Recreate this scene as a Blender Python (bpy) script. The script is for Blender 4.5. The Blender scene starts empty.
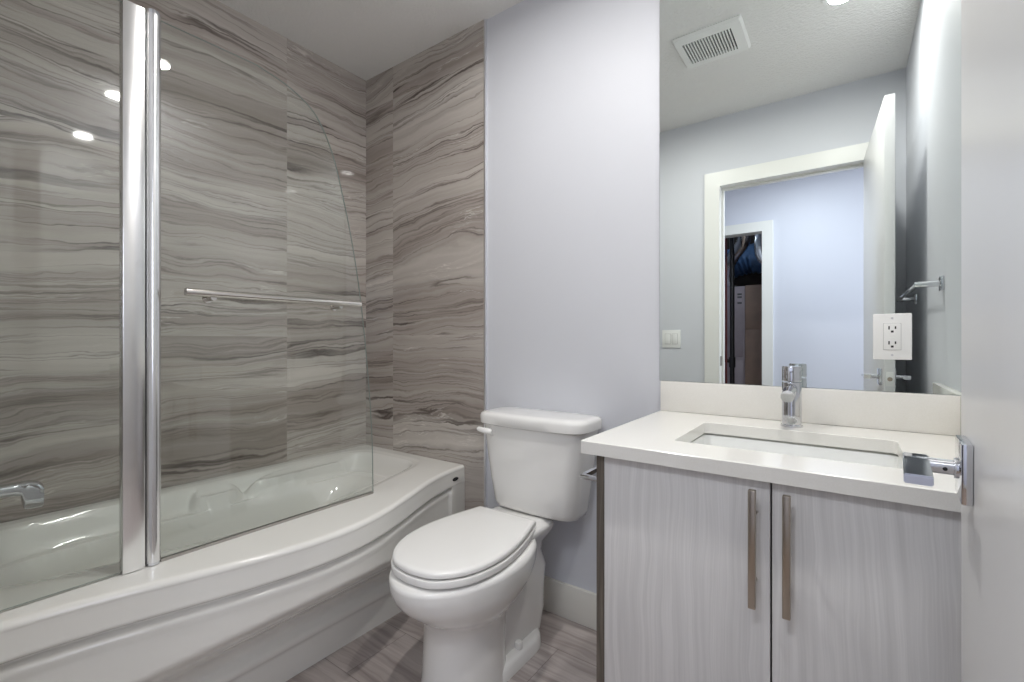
import bpy, bmesh, math
from mathutils import Vector, Matrix

sc = bpy.context.scene
COL = sc.collection

# ------------------------------------------------------------------ camera
cam_d = bpy.data.cameras.new('camera')
cam_d.sensor_width = 36.0
cam_d.lens = 465.0 / 1024.0 * 36.0
cam_d.clip_start = 0.01
cam = bpy.data.objects.new('camera', cam_d)
cam.location = (0.0, 0.0, 1.06)
cam.rotation_euler = (math.radians(90), 0, math.radians(35.8))
COL.objects.link(cam)
sc.camera = cam

# ------------------------------------------------------------------ world, view, lights
w = bpy.data.worlds.new('world')
w.use_nodes = True
w.node_tree.nodes['Background'].inputs[0].default_value = (0.55, 0.65, 0.85, 1)
w.node_tree.nodes['Background'].inputs[1].default_value = 0.02
sc.world = w
sc.view_settings.view_transform = 'Standard'
sc.view_settings.look = 'None'
sc.view_settings.gamma = 1.0
sc.view_settings.use_curve_mapping = False
sc.view_settings.exposure = 0.0
try:
    sc.cycles.max_bounces = 14
    sc.cycles.diffuse_bounces = 6
    sc.cycles.glossy_bounces = 8
    sc.cycles.transparent_max_bounces = 16
    sc.cycles.use_denoising = True
    sc.cycles.sample_clamp_indirect = 6.0
except Exception:
    pass

CEIL = 2.455
POTS = [(-0.02, 0.85), (-0.85, 0.82)]


def lamp(name, kind, loc, energy, color, size=0.1, rot=(0, 0, 0), shape='DISK', size_y=None, spread=180):
    d = bpy.data.lights.new(name, kind)
    d.energy = energy
    d.color = color
    if kind == 'AREA':
        d.spread = math.radians(spread)
        d.shape = shape
        d.size = size
        if size_y:
            d.size_y = size_y
    else:
        d.shadow_soft_size = size
    o = bpy.data.objects.new(name, d)
    o.location = loc
    o.rotation_euler = rot
    COL.objects.link(o)
    return o


for (px, py), e in zip(POTS, (8.6, 9.2)):
    lamp('pot_lamp', 'AREA', (px, py, CEIL - 0.016), e, (1.0, 0.98, 0.95), 0.085, spread=176)
lamp('hall_lamp', 'AREA', (-0.30, -0.62, CEIL - 0.03), 16.0, (0.90, 0.94, 1.0), 0.40)  # unseen ceiling light, added as fill through the doorway
lamp('hall_daylight', 'AREA', (1.27, -0.77, 1.45), 21.0, (0.86, 0.89, 1.0), 1.0, (0, math.radians(90), 0), 'RECTANGLE', 1.2)
lamp('utility_lamp', 'POINT', (-1.25, -2.0, 2.25), 5.0, (0.75, 0.85, 1.0), 0.05)  # unseen point light added to brighten the utility room

# ------------------------------------------------------------------ node helpers


class NT:
    def __init__(self, name):
        self.m = bpy.data.materials.new(name)
        self.m.use_nodes = True
        self.t = self.m.node_tree
        self.b = self.t.nodes['Principled BSDF']
        self.out = self.t.nodes['Material Output']

    def n(self, typ, **kw):
        nd = self.t.nodes.new(typ)
        for k, v in kw.items():
            setattr(nd, k, v)
        return nd

    def put(self, sock, v):
        if hasattr(v, 'is_output'):
            self.t.links.new(v, sock)
        elif v is not None:
            sock.default_value = v

    def math(self, op, a, b=None, c=None, clamp=False):
        nd = self.n('ShaderNodeMath', operation=op)
        nd.use_clamp = clamp
        self.put(nd.inputs[0], a)
        self.put(nd.inputs[1], b)
        self.put(nd.inputs[2], c)
        return nd.outputs[0]

    def comb(self, x, y, z):
        nd = self.n('ShaderNodeCombineXYZ')
        for i, v in enumerate((x, y, z)):
            self.put(nd.inputs[i], v)
        return nd.outputs[0]

    def noise(self, vec, scale=1.0, detail=4.0, rough=0.55, dist=0.0):
        nd = self.n('ShaderNodeTexNoise')
        self.put(nd.inputs['Vector'], vec)
        nd.inputs['Scale'].default_value = scale
        nd.inputs['Detail'].default_value = detail
        nd.inputs['Roughness'].default_value = rough
        nd.inputs['Distortion'].default_value = dist
        return nd.outputs['Fac']

    def ramp(self, fac, stops):
        nd = self.n('ShaderNodeValToRGB')
        el = nd.color_ramp.elements
        while len(el) > 1:
            el.remove(el[-1])
        for i, (p, c) in enumerate(stops):
            e = el[0] if i == 0 else el.new(p)
            e.position = p
            e.color = (c[0], c[1], c[2], 1) if hasattr(c, '__len__') else (c, c, c, 1)
        self.put(nd.inputs[0], fac)
        return nd.outputs[0]

    def mix(self, fac, a, b, mode='MIX'):
        nd = self.n('ShaderNodeMix', data_type='RGBA', blend_type=mode)
        self.put(nd.inputs[0], fac)
        for s, v in ((nd.inputs[6], a), (nd.inputs[7], b)):
            if not hasattr(v, 'is_output') and len(v) == 3:
                v = (*v, 1)
            self.put(s, v)
        return nd.outputs[2]

    def pos(self):
        g = self.n('ShaderNodeNewGeometry')
        s = self.n('ShaderNodeSeparateXYZ')
        self.t.links.new(g.outputs['Position'], s.inputs[0])
        return s.outputs

    def bump(self, h, strength=0.2, distance=0.002):
        nd = self.n('ShaderNodeBump')
        nd.inputs['Strength'].default_value = strength
        nd.inputs['Distance'].default_value = distance
        self.put(nd.inputs['Height'], h)
        self.t.links.new(nd.outputs[0], self.b.inputs['Normal'])


def lin(r, g, b):
    f = lambda v: (v / 255 / 12.92) if v / 255 <= 0.04045 else ((v / 255 + 0.055) / 1.055) ** 2.4
    return (f(r), f(g), f(b))


def plain(name, col, rough=0.5, metal=0.0, coat=0.0, var=0.0, vscale=8.0, ior=None):
    k = NT(name)
    k.b.inputs['Roughness'].default_value = rough
    k.b.inputs['Metallic'].default_value = metal
    if coat:
        k.b.inputs['Coat Weight'].default_value = coat
        k.b.inputs['Coat Roughness'].default_value = 0.03
    if ior:
        k.b.inputs['IOR'].default_value = ior
    if var:
        g = k.n('ShaderNodeNewGeometry')
        f = k.noise(g.outputs['Position'], vscale, 3)
        c = k.ramp(f, [(0.3, [x * (1 - var) for x in col]), (0.7, [min(1, x * (1 + var)) for x in col])])
        k.put(k.b.inputs['Base Color'], c)
    else:
        k.b.inputs['Base Color'].default_value = (*col, 1)
    return k.m


def marble(name, axis, tile_w, tile_h, off, slope):
    """polished tile with wavy layered veins running along the wall"""
    k = NT(name)
    p = k.pos()
    a, z = p[axis], p[2]
    ta = k.math('DIVIDE', k.math('SUBTRACT', a, off[0]), tile_w)
    ia = k.math('FLOOR', ta)
    # every second column of tiles is shifted
    par = k.math('MULTIPLY', k.math('FLOORED_MODULO', ia, 2.0), off[2])
    tz = k.math('DIVIDE', k.math('SUBTRACT', k.math('SUBTRACT', z, off[1]), par), tile_h)
    iz = k.math('FLOOR', tz)
    seed = k.math('ADD', k.math('MULTIPLY', ia, 3.71), k.math('MULTIPLY', iz, 7.13))
    big = k.noise(k.comb(k.math('MULTIPLY', a, 1.2), k.math('MULTIPLY', z, 2.2), seed), 1.0, 2, 0.5)
    med = k.noise(k.comb(k.math('MULTIPLY', a, 4.6), k.math('MULTIPLY', z, 11.0), k.math('ADD', seed, 5.5)), 1.0, 4, 0.6)
    zz = k.math('ADD', z, k.math('MULTIPLY', k.math('SUBTRACT', big, 0.5), 0.21))
    zz = k.math('ADD', zz, k.math('MULTIPLY', k.math('SUBTRACT', med, 0.5), 0.055))
    zz = k.math('SUBTRACT', zz, k.math('MULTIPLY', a, slope))

    def layer(fa, fz, s, det=3, rough=0.6):
        return k.noise(k.comb(k.math('MULTIPLY', a, fa), k.math('MULTIPLY', zz, fz), k.math('ADD', seed, s)), 1.0, det, rough)
    broad = layer(0.28, 6.5, 1.0, 3, 0.5)
    fine = layer(0.40, 30.0, 2.0, 4, 0.6)
    tone = k.math('ADD', k.math('MULTIPLY', broad, 0.62), k.math('MULTIPLY', fine, 0.38))
    base = k.ramp(tone, [(0.30, lin(140, 131, 124)), (0.42, lin(167, 158, 151)), (0.52, lin(185, 178, 171)), (0.66, lin(204, 198, 191))])
    # dark veins, strong in places and faint elsewhere, with a soft dark side
    v1 = layer(0.25, 9.0, 3.0, 3, 0.55)
    d1 = k.math('SUBTRACT', v1, 0.5)
    m1 = k.ramp(k.noise(k.comb(k.math('MULTIPLY', a, 1.3), k.math('MULTIPLY', zz, 4.0), seed), 1.0, 2), [(0.40, 0.10), (0.62, 1.0)])
    soft = k.ramp(d1, [(0.0, 0.55), (0.05, 0.25), (0.12, 0.0)])
    soft = k.math('MULTIPLY', soft, k.math('GREATER_THAN', d1, 0.0))
    base = k.mix(k.math('MULTIPLY', k.math('MULTIPLY', soft, m1), 0.8), base, lin(116, 105, 100))
    line1 = k.ramp(k.math('ABSOLUTE', d1), [(0.0, 1.0), (0.006, 0.7), (0.016, 0.0)])
    base = k.mix(k.math('MULTIPLY', k.math('MULTIPLY', line1, m1), 0.9), base, lin(74, 64, 60))
    v2 = layer(0.35, 19.0, 4.0, 3, 0.6)
    line2 = k.ramp(k.math('ABSOLUTE', k.math('SUBTRACT', v2, 0.52)), [(0.0, 1.0), (0.020, 0.0)])
    base = k.mix(k.math('MULTIPLY', line2, 0.50), base, lin(98, 87, 82))
    v3 = layer(0.9, 13.0, 6.0, 5, 0.65)
    line3 = k.ramp(k.math('ABSOLUTE', k.math('SUBTRACT', v3, 0.46)), [(0.0, 1.0), (0.010, 0.0)])
    m3 = k.ramp(k.noise(k.comb(k.math('MULTIPLY', a, 2.4), k.math('MULTIPLY', zz, 6.0), k.math('ADD', seed, 9.0)), 1.0, 2), [(0.52, 0.0), (0.66, 1.0)])
    base = k.mix(k.math('MULTIPLY', k.math('MULTIPLY', line3, m3), 0.6), base, lin(232, 227, 220))
    # joints
    fa_ = k.math('ABSOLUTE', k.math('SUBTRACT', k.math('FRACT', ta), 0.5))
    fz_ = k.math('ABSOLUTE', k.math('SUBTRACT', k.math('FRACT', tz), 0.5))
    ja = k.math('GREATER_THAN', fa_, 0.5 - 0.0011 / tile_w)
    jz = k.math('GREATER_THAN', fz_, 0.5 - 0.0011 / tile_h)
    j = k.math('MAXIMUM', ja, jz)
    base = k.mix(k.math('MULTIPLY', j, 0.55), base, lin(172, 165, 158))
    k.put(k.b.inputs['Base Color'], base)
    k.b.inputs['Roughness'].default_value = 0.035
    k.b.inputs['IOR'].default_value = 1.52
    return k.m


def plank_floor():
    k = NT('floor_planks')
    p = k.pos()
    x, y = p[0], p[1]
    W, L = 0.247, 0.92
    ty = k.math('DIVIDE', k.math('SUBTRACT', y, 1.142), W)
    iy = k.math('FLOOR', ty)
    tx = k.math('DIVIDE', k.math('SUBTRACT', k.math('SUBTRACT', x, -0.807), k.math('MULTIPLY', k.math('FLOORED_MODULO', iy, 2.0), 0.43)), L)
    ix = k.math('FLOOR', tx)
    seed = k.math('ADD', k.math('MULTIPLY', iy, 4.37), k.math('MULTIPLY', ix, 2.91))
    warp = k.noise(k.comb(k.math('MULTIPLY', x, 3.0), k.math('MULTIPLY', y, 6.0), seed), 1.0, 3)
    yy = k.math('ADD', y, k.math('MULTIPLY', warp, 0.07))
    s1 = k.noise(k.comb(k.math('MULTIPLY', x, 1.3), k.math('MULTIPLY', yy, 26.0), seed), 1.0, 4, 0.6)
    s2 = k.noise(k.comb(k.math('MULTIPLY', x, 2.5), k.math('MULTIPLY', yy, 75.0), seed), 1.0, 3, 0.6)
    tone = k.math('ADD', k.math('MULTIPLY', s1, 0.65), k.math('MULTIPLY', s2, 0.35))
    c = k.ramp(tone, [(0.30, lin(132, 123, 119)), (0.45, lin(162, 152, 148)), (0.55, lin(180, 171, 167)), (0.70, lin(200, 192, 188))])
    fy = k.math('ABSOLUTE', k.math('SUBTRACT', k.math('FRACT', ty), 0.5))
    fx = k.math('ABSOLUTE', k.math('SUBTRACT', k.math('FRACT', tx), 0.5))
    j = k.math('MAXIMUM', k.math('GREATER_THAN', fy, 0.5 - 0.0013 / W), k.math('GREATER_THAN', fx, 0.5 - 0.0011 / L))
    c = k.mix(k.math('MULTIPLY', j, 0.6), c, lin(92, 80, 76))
    k.put(k.b.inputs['Base Color'], c)
    k.b.inputs['Roughness'].default_value = 0.33
    k.bump(k.math('SUBTRACT', 1.0, j), 0.3, 0.001)
    return k.m


def wood(name, dark, light, fz=2.2, fx=34.0, rough=0.42):
    """vertical wood grain"""
    k = NT(name)
    p = k.pos()
    wv = k.noise(k.comb(k.math('MULTIPLY', p[0], 4.0), k.math('MULTIPLY', p[1], 4.0), k.math('MULTIPLY', p[2], 1.6)), 1.0, 3)
    xx = k.math('ADD', k.math('ADD', p[0], p[1]), k.math('MULTIPLY', wv, 0.075))
    g1 = k.noise(k.comb(k.math('MULTIPLY', xx, fx), 0.0, k.math('MULTIPLY', p[2], fz)), 1.0, 4, 0.6)
    g2 = k.noise(k.comb(k.math('MULTIPLY', xx, fx * 4), 3.0, k.math('MULTIPLY', p[2], fz * 2.5)), 1.0, 3, 0.6)
    tone = k.math('ADD', k.math('MULTIPLY', g1, 0.65), k.math('MULTIPLY', g2, 0.35))
    mid = [(a + b) / 2 for a, b in zip(dark, light)]
    c = k.ramp(tone, [(0.30, dark), (0.48, mid), (0.60, light)])
    k.put(k.b.inputs['Base Color'], c)
    k.b.inputs['Roughness'].default_value = rough
    return k.m


def glass_mat(name, tint, fres=1.0):
    """thin clear pane: Schlick reflection over plain transparency"""
    k = NT(name)
    k.t.nodes.remove(k.b)
    g = k.n('ShaderNodeNewGeometry')
    d = k.n('ShaderNodeVectorMath', operation='DOT_PRODUCT')
    k.t.links.new(g.outputs['Normal'], d.inputs[0])
    k.t.links.new(g.outputs['Incoming'], d.inputs[1])
    c = k.math('SUBTRACT', 1.0, k.math('ABSOLUTE', d.outputs['Value']), clamp=True)
    f = k.math('ADD', 0.043 * fres, k.math('MULTIPLY', k.math('POWER', c, 5.0), 0.957))
    tr = k.n('ShaderNodeBsdfTransparent')
    tr.inputs[0].default_value = (*tint, 1)
    gl = k.n('ShaderNodeBsdfGlossy')
    gl.inputs['Roughness'].default_value = 0.0
    mx = k.n('ShaderNodeMixShader')
    k.put(mx.inputs[0], f)
    k.t.links.new(tr.outputs[0], mx.inputs[1])
    k.t.links.new(gl.outputs[0], mx.inputs[2])
    k.t.links.new(mx.outputs[0], k.out.inputs['Surface'])
    return k.m


def glow(name, col, strength):
    k = NT(name)
    k.b.inputs['Base Color'].default_value = (*col, 1)
    k.b.inputs['Emission Color'].default_value = (*col, 1)
    k.b.inputs['Emission Strength'].default_value = strength
    return k.m


def paint(name, col, scale=260.0, strength=0.12, rough=0.55, dist=0.0015):
    k = NT(name)
    g = k.n('ShaderNodeNewGeometry')
    k.b.inputs['Base Color'].default_value = (*col, 1)
    k.b.inputs['Roughness'].default_value = rough
    k.bump(k.noise(g.outputs['Position'], scale, 3), strength, dist)
    return k.m


def quartz():
    k = NT('quartz')
    g = k.n('ShaderNodeNewGeometry')
    f = k.noise(g.outputs['Position'], 420.0, 2)
    k.put(k.b.inputs['Base Color'], k.ramp(f, [(0.35, lin(230, 228, 222)), (0.65, lin(233, 231, 226))]))
    k.b.inputs['Roughness'].default_value = 0.16
    return k.m


M = {}
M['wall'] = paint('wall_paint', lin(213, 215, 221), rough=0.5)
M['hall'] = paint('hall_paint', lin(212, 215, 226))
M['ceiling'] = paint('stipple_ceiling', lin(236, 235, 233), 85.0, 0.7, 0.9, 0.008)
M['tile_left'] = marble('marble_tile_long_wall', 1, 0.60, 1.20, (-0.069, 0.55, 0.53), 0.02)
M['tile_back'] = marble('marble_tile_end_wall', 0, 0.60, 1.20, (-2.475, 1.089, 0.0), 0.10)
M['tile_narrow'] = M['tile_back']
M['floor'] = plank_floor()
M['hall_floor'] = wood('hall_floor_wood', lin(120, 100, 84), lin(165, 145, 126))
M['trim'] = plain('white_trim_paint', lin(232, 232, 228), 0.35)
M['door'] = plain('white_door_paint', lin(228, 228, 228), 0.30)
M['base'] = plain('white_skirting_paint', lin(226, 224, 216), 0.4)
M['acrylic'] = plain('white_acrylic', lin(232, 231, 226), 0.12, coat=0.3)
M['china'] = plain('white_china', lin(236, 235, 232), 0.08, coat=0.5)
M['seat'] = plain('white_seat_plastic', lin(236, 235, 232), 0.22)
M['quartz'] = quartz()
M['sink'] = plain('sink_china', lin(232, 233, 230), 0.1, coat=0.4)
M['front'] = wood('pale_grey_wood', lin(200, 198, 197), lin(219, 217, 216), 1.5, 80.0)
M['dark_wood'] = wood('dark_grey_wood', lin(70, 63, 56), lin(110, 102, 92), 3.0, 120.0)
M['carcass'] = plain('cabinet_interior', lin(60, 58, 57), 0.6)
M['chrome'] = plain('chrome', (0.66, 0.67, 0.70), 0.06, 1.0)
M['satin'] = plain('brushed_nickel', lin(172, 162, 150), 0.30, 1.0)
M['nickel'] = plain('polished_nickel', (0.66, 0.63, 0.59), 0.14, 1.0)
M['alu'] = plain('polished_aluminium', (0.80, 0.80, 0.80), 0.22, 1.0)
M['alu_strip'] = plain('tile_edge_aluminium', (0.82, 0.83, 0.86), 0.35, 1.0)
M['mirror'] = plain('mirror_silver', (0.86, 0.905, 0.88), 0.0, 1.0)
M['mirror_edge'] = plain('mirror_edge_grey', lin(90, 96, 96), 0.3)
M['glass'] = glass_mat('shower_glass', (0.955, 0.972, 0.962))
M['glass_edge'] = plain('glass_edge_green', lin(150, 160, 154), 0.15)
M['seal'] = plain('grey_clear_seal', lin(158, 154, 146), 0.3)
M['plastic'] = plain('white_plastic', lin(238, 238, 236), 0.3)
M['slot'] = plain('dark_slot', lin(24, 24, 24), 0.6)
M['grille_dark'] = plain('vent_inside_dark', lin(40, 40, 42), 0.7)
M['rubber'] = plain('black_rubber', lin(28, 28, 30), 0.5)
M['badge'] = plain('dark_badge', lin(50, 50, 54), 0.25)
M['lens'] = glow('lamp_lens', (1.0, 0.98, 0.95), 22.0)
M['brass'] = plain('dull_strike_metal', lin(120, 116, 108), 0.35, 1.0)
M['furnace'] = plain('grey_furnace_steel', lin(150, 140, 150), 0.45, 0.0, var=0.08)
M['brown'] = plain('brown_cabinet_steel', lin(138, 116, 104), 0.5, var=0.1)
M['abs'] = plain('black_drain_plastic', lin(22, 20, 22), 0.35)
M['red_pipe'] = plain('dark_red_pipe', lin(95, 40, 40), 0.4)
M['foil'] = plain('duct_foil', (0.72, 0.74, 0.78), 0.22, 1.0)
M['wrap'] = plain('blue_insulation_wrap', lin(70, 100, 140), 0.4, var=0.25, vscale=14)
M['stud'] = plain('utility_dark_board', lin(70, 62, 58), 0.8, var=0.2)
M['paper'] = plain('white_paper', lin(205, 205, 210), 0.6)
M['gap_grey'] = plain('shadow_gap_grey', lin(165, 165, 165), 0.5)  # shade around outlet and switch inserts, put in as grey colour
M['ink'] = plain('grey_ink', lin(80, 80, 86), 0.6)

# ------------------------------------------------------------------ mesh helpers


def link(name, bm, mats, parent=None, smooth=None):
    me = bpy.data.meshes.new(name)
    bmesh.ops.recalc_face_normals(bm, faces=bm.faces[:])
    bm.to_mesh(me)
    bm.free()
    for m in (mats if isinstance(mats, (list, tuple)) else [mats]):
        me.materials.append(M[m])
    if smooth is not None:
        for p in me.polygons:
            p.use_smooth = True
        me.set_sharp_from_angle(angle=math.radians(smooth))
    o = bpy.data.objects.new(name, me)
    COL.objects.link(o)
    if parent:
        o.parent = parent
    return o


def box(bm, x0, x1, y0, y1, z0, z1, bev=0.0, seg=2, mat=0):
    r = bmesh.ops.create_cube(bm, size=1.0)
    vs = r['verts']
    for v in vs:
        v.co = Vector((x0 + (v.co.x + .5) * (x1 - x0), y0 + (v.co.y + .5) * (y1 - y0), z0 + (v.co.z + .5) * (z1 - z0)))
    fs = set(f for v in vs for f in v.link_faces)
    for f in fs:
        f.material_index = mat
    if bev:
        es = list(set(e for v in vs for e in v.link_edges))
        r = bmesh.ops.bevel(bm, geom=es, offset=bev, segments=seg, profile=0.5, affect='EDGES')
        for f in r['faces']:
            f.material_index = mat


def bx(name, x0, x1, y0, y1, z0, z1, mat, parent=None, bev=0.0, seg=2):
    bm = bmesh.new()
    box(bm, x0, x1, y0, y1, z0, z1, bev, seg)
    return link(name, bm, mat, parent, 35 if bev else None)


def tube(bm, a, b, r, n=24, r2=None, caps=True, mat=0):
    a, b = Vector(a), Vector(b)
    d = b - a
    q = d.to_track_quat('Z', 'Y').to_matrix().to_4x4()
    mt = Matrix.Translation((a + b) / 2) @ q
    r = bmesh.ops.create_cone(bm, cap_ends=caps, segments=n, radius1=r, radius2=r if r2 is None else r2, depth=d.length, matrix=mt)
    for f in set(f for v in r['verts'] for f in v.link_faces):
        f.material_index = mat


def lathe(bm, prof, origin=(0, 0, 0), axis='Z', n=32):
    rings = []
    o = Vector(origin)
    for r, h in prof:
        ring = []
        for i in range(n):
            t = 2 * math.pi * i / n
            p = Vector((r * math.cos(t), r * math.sin(t), h))
            if axis == 'Y':
                p = Vector((p.x, -p.z, p.y))
            elif axis == 'X':
                p = Vector((p.z, p.x, p.y))
            ring.append(bm.verts.new(o + p))
        rings.append(ring)
    skin(bm, rings, True, True)


def skin(bm, rings, cap0=True, cap1=True, closed=True):
    n = len(rings[0])
    for a, b in zip(rings, rings[1:]):
        for i in range(n if closed else n - 1):
            j = (i + 1) % n
            bm.faces.new((a[i], a[j], b[j], b[i]))
    if cap0:
        bm.faces.new(rings[0][::-1])
    if cap1:
        bm.faces.new(rings[-1])


def sweep(bm, pts, r, n=12, radii=None):
    """round tube along a list of points"""
    pts = [Vector(p) for p in pts]
    rings = []
    up = None
    for i, p in enumerate(pts):
        d = (pts[min(i + 1, len(pts) - 1)] - pts[max(i - 1, 0)]).normalized()
        if up is None:
            up = d.orthogonal().normalized()
        up = (up - d * up.dot(d)).normalized()
        sd = d.cross(up)
        rr = radii[i] if radii else r
        rings.append([bm.verts.new(p + rr * (up * math.cos(2 * math.pi * k / n) + sd * math.sin(2 * math.pi * k / n))) for k in range(n)])
    skin(bm, rings)


def catmull(pts, sub=6, closed=False):
    out = []
    n = len(pts)
    rng = range(n if closed else n - 1)
    for i in rng:
        g = lambda k: Vector(pts[k % n]) if closed else Vector(pts[max(0, min(n - 1, k))])
        p0, p1, p2, p3 = g(i - 1), g(i), g(i + 1), g(i + 2)
        for s in range(sub):
            t = s / sub
            out.append(0.5 * ((2 * p1) + (p2 - p0) * t + (2 * p0 - 5 * p1 + 4 * p2 - p3) * t * t + (3 * p1 - p0 - 3 * p2 + p3) * t ** 3))
    if not closed:
        out.append(Vector(pts[-1]))
    return out


def thing(name, loc, label, cat, group=None):
    o = bpy.data.objects.new(name, None)
    o.empty_display_size = 0.1
    o.location = loc
    COL.objects.link(o)
    tag(o, label, cat, group)
    return o


def tag(o, label, cat, group=None):
    o['label'] = label
    o['category'] = cat
    if group:
        o['group'] = group
    return o


def adopt(root, *objs):
    """parent meshes already modelled in world coordinates to an Empty at its base"""
    for o in objs:
        o.parent = root
        o.matrix_parent_inverse = Matrix.Translation(-Vector(root.location))
    return root


def struct(o):
    o['kind'] = 'structure'
    return o


def sstep(t):
    t = max(0.0, min(1.0, t))
    return t * t * (3 - 2 * t)


# ------------------------------------------------------------------ room shell
XL, XR, YB, YF = -2.094, 0.243, 1.573, 0.03
HY = -1.45
struct(bx('floor', XL - .1, XR + .1, -0.02, YB + .1, -0.05, 0.0, 'floor'))
struct(bx('floor_hall', -2.6, 1.4, -3.1, -0.02, -0.05, 0.0, 'hall_floor'))
struct(bx('ceiling', XL - .1, XR + .1, -0.09, YB + .1, CEIL, CEIL + .06, 'ceiling'))
struct(bx('ceiling_hall', -2.6, 1.4, -3.1, -0.09, CEIL, CEIL + .06, 'ceiling'))
struct(bx('wall_left', XL - .1, XL, -0.09, YB + .1, 0, CEIL, 'tile_left'))
struct(bx('wall_back', XL, XR, YB, YB + .1, 0, CEIL, 'wall'))
struct(bx('wall_right', XR, XR + .1, -0.09, YB + .1, 0, CEIL, 'wall'))
OX0, OX1, OZ = -0.642, 0.109, 2.02      # doorway


def wall_with_gap(name, x0, x1, y0, y1, gx0, gx1, gz, mat):
    bm = bmesh.new()
    xs = [x0, gx0, gx1, x1]
    zs = [0, gz, CEIL]
    F, B = {}, {}
    for i, x in enumerate(xs):
        for j, z in enumerate(zs):
            F[i, j] = bm.verts.new((x, y1, z))
            B[i, j] = bm.verts.new((x, y0, z))
    for i in range(3):
        for j in range(2):
            if i == 1 and j == 0:
                continue
            for G in (F, B):
                bm.faces.new((G[i, j], G[i + 1, j], G[i + 1, j + 1], G[i, j + 1]))
    for a, b in (((1, 0), (1, 1)), ((1, 1), (2, 1)), ((2, 1), (2, 0)), ((0, 0), (0, 1)), ((0, 1), (0, 2)), ((3, 0), (3, 1)), ((3, 1), (3, 2)),
                 ((0, 2), (1, 2)), ((1, 2), (2, 2)), ((2, 2), (3, 2)), ((0, 0), (1, 0)), ((2, 0), (3, 0))):
        bm.faces.new((F[a], F[b], B[b], B[a]))
    return struct(link(name, bm, mat))


wall_with_gap('wall_front', XL, XR, -0.09, YF, OX0 - .015, OX1 + .015, OZ + .015, 'wall')
HX0, HX1, HZ = -1.42, -0.605, 2.02      # utility doorway in the hall
wall_with_gap('wall_hall', -2.5, 1.3, HY - .11, HY, HX0 - .015, HX1 + .015, HZ + .015, 'hall')
struct(bx('wall_hall_left', -2.6, -2.5, -3.1, -0.09, 0, CEIL, 'hall'))
struct(bx('wall_hall_right', 1.3, 1.4, -3.1, -0.09, 0, CEIL, 'hall'))
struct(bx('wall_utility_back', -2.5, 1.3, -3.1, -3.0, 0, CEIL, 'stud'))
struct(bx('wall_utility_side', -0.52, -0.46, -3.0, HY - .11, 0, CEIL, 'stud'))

# tiled end wall of the tub and its metal edge
TX = -1.278
struct(bx('wall_back_tiling', XL, TX, 1.565, YB, 0, CEIL, 'tile_back'))
struct(bx('trim_1', TX, TX + 0.009, 1.5625, YB, 0, CEIL, 'alu_strip', bev=0.0015))


def casing(name, x0, x1, zt, y, d, wdt):
    """flat door casing around an opening, on the wall face at y, thickness d (signed)"""
    bm = bmesh.new()
    ya, yb = sorted((y, y + d))
    pts = [(x0 - wdt, 0), (x0 - wdt, zt + wdt), (x1 + wdt, zt + wdt), (x1 + wdt, 0), (x1, 0), (x1, zt), (x0, zt), (x0, 0)]
    a = [bm.verts.new((x, ya, z)) for x, z in pts]
    b = [bm.verts.new((x, yb, z)) for x, z in pts]
    for i, j, k_, l in ((0, 1, 6, 7), (1, 2, 5, 6), (2, 3, 4, 5)):
        bm.faces.new((a[i], a[j], a[k_], a[l]))
        bm.faces.new((b[i], b[j], b[k_], b[l]))
    for i in range(8):
        j = (i + 1) % 8
        bm.faces.new((a[i], a[j], b[j], b[i]))
    return struct(link(name, bm, 'trim'))


casing('trim_2', OX0, OX1, OZ, YF, 0.016, 0.088)
casing('trim_3', HX0, HX1, HZ, HY, 0.016, 0.085)


def jamb(name, x0, x1, zt, y0, y1, t=0.015):
    bm = bmesh.new()
    pts = [(x0 - t, 0), (x0 - t, zt + t), (x1 + t, zt + t), (x1 + t, 0), (x1, 0), (x1, zt), (x0, zt), (x0, 0)]
    a = [bm.verts.new((x, y0, z)) for x, z in pts]
    b = [bm.verts.new((x, y1, z)) for x, z in pts]
    for i, j, k_, l in ((0, 1, 6, 7), (1, 2, 5, 6), (2, 3, 4, 5)):
        bm.faces.new((a[i], a[j], a[k_], a[l]))
        bm.faces.new((b[i], b[j], b[k_], b[l]))
    for i in range(8):
        j = (i + 1) % 8
        bm.faces.new((a[i], a[j], b[j], b[i]))
    return struct(link(name, bm, 'trim'))


j1 = jamb('trim_4', OX0, OX1, OZ, -0.09, YF + 0.001)
jamb('trim_5', HX0, HX1, HZ, HY - .11, HY + 0.001)
# door stop strips inside the jamb, and the strike plate
struct(bx('trim_6', OX0, OX0 + .011, -0.052, -0.018, 0, OZ, 'trim', bev=.002))
struct(bx('trim_7', OX0 + .011, OX1, -0.052, -0.018, OZ - .011, OZ, 'trim', bev=.002))
sp = bx('strike_plate', OX0 - .001, OX0 + .002, -0.012, 0.022, 0.905, 0.965, 'brass', bev=.0008)
sp.parent = j1

# baseboards
struct(bx('baseboard_back', TX + .009, -0.475, YB - .014, YB, 0, 0.13, 'base', bev=.002))
struct(bx('baseboard_right', XR - .013, XR, 0.05, 0.99, 0, 0.13, 'base', bev=.002))
struct(bx('baseboard_front', -1.33, OX0 - .088, YF, YF + .013, 0, 0.13, 'base', bev=.002))
struct(bx('baseboard_hall', HX1 + .085, 1.3, HY, HY + .013, 0, 0.13, 'base', bev=.002))

# ------------------------------------------------------------------ bathtub
TUB_Y0, TUB_Y1 = 0.042, 1.563
RIM = 0.505


def xrim(y):
    d = min(1.0, abs(y - 0.80) / 0.75)
    c = math.cos(d * math.pi / 2) ** 2
    return -1.388 + 0.19 * c if y > 0.80 else -1.347 + 0.149 * c


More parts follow.
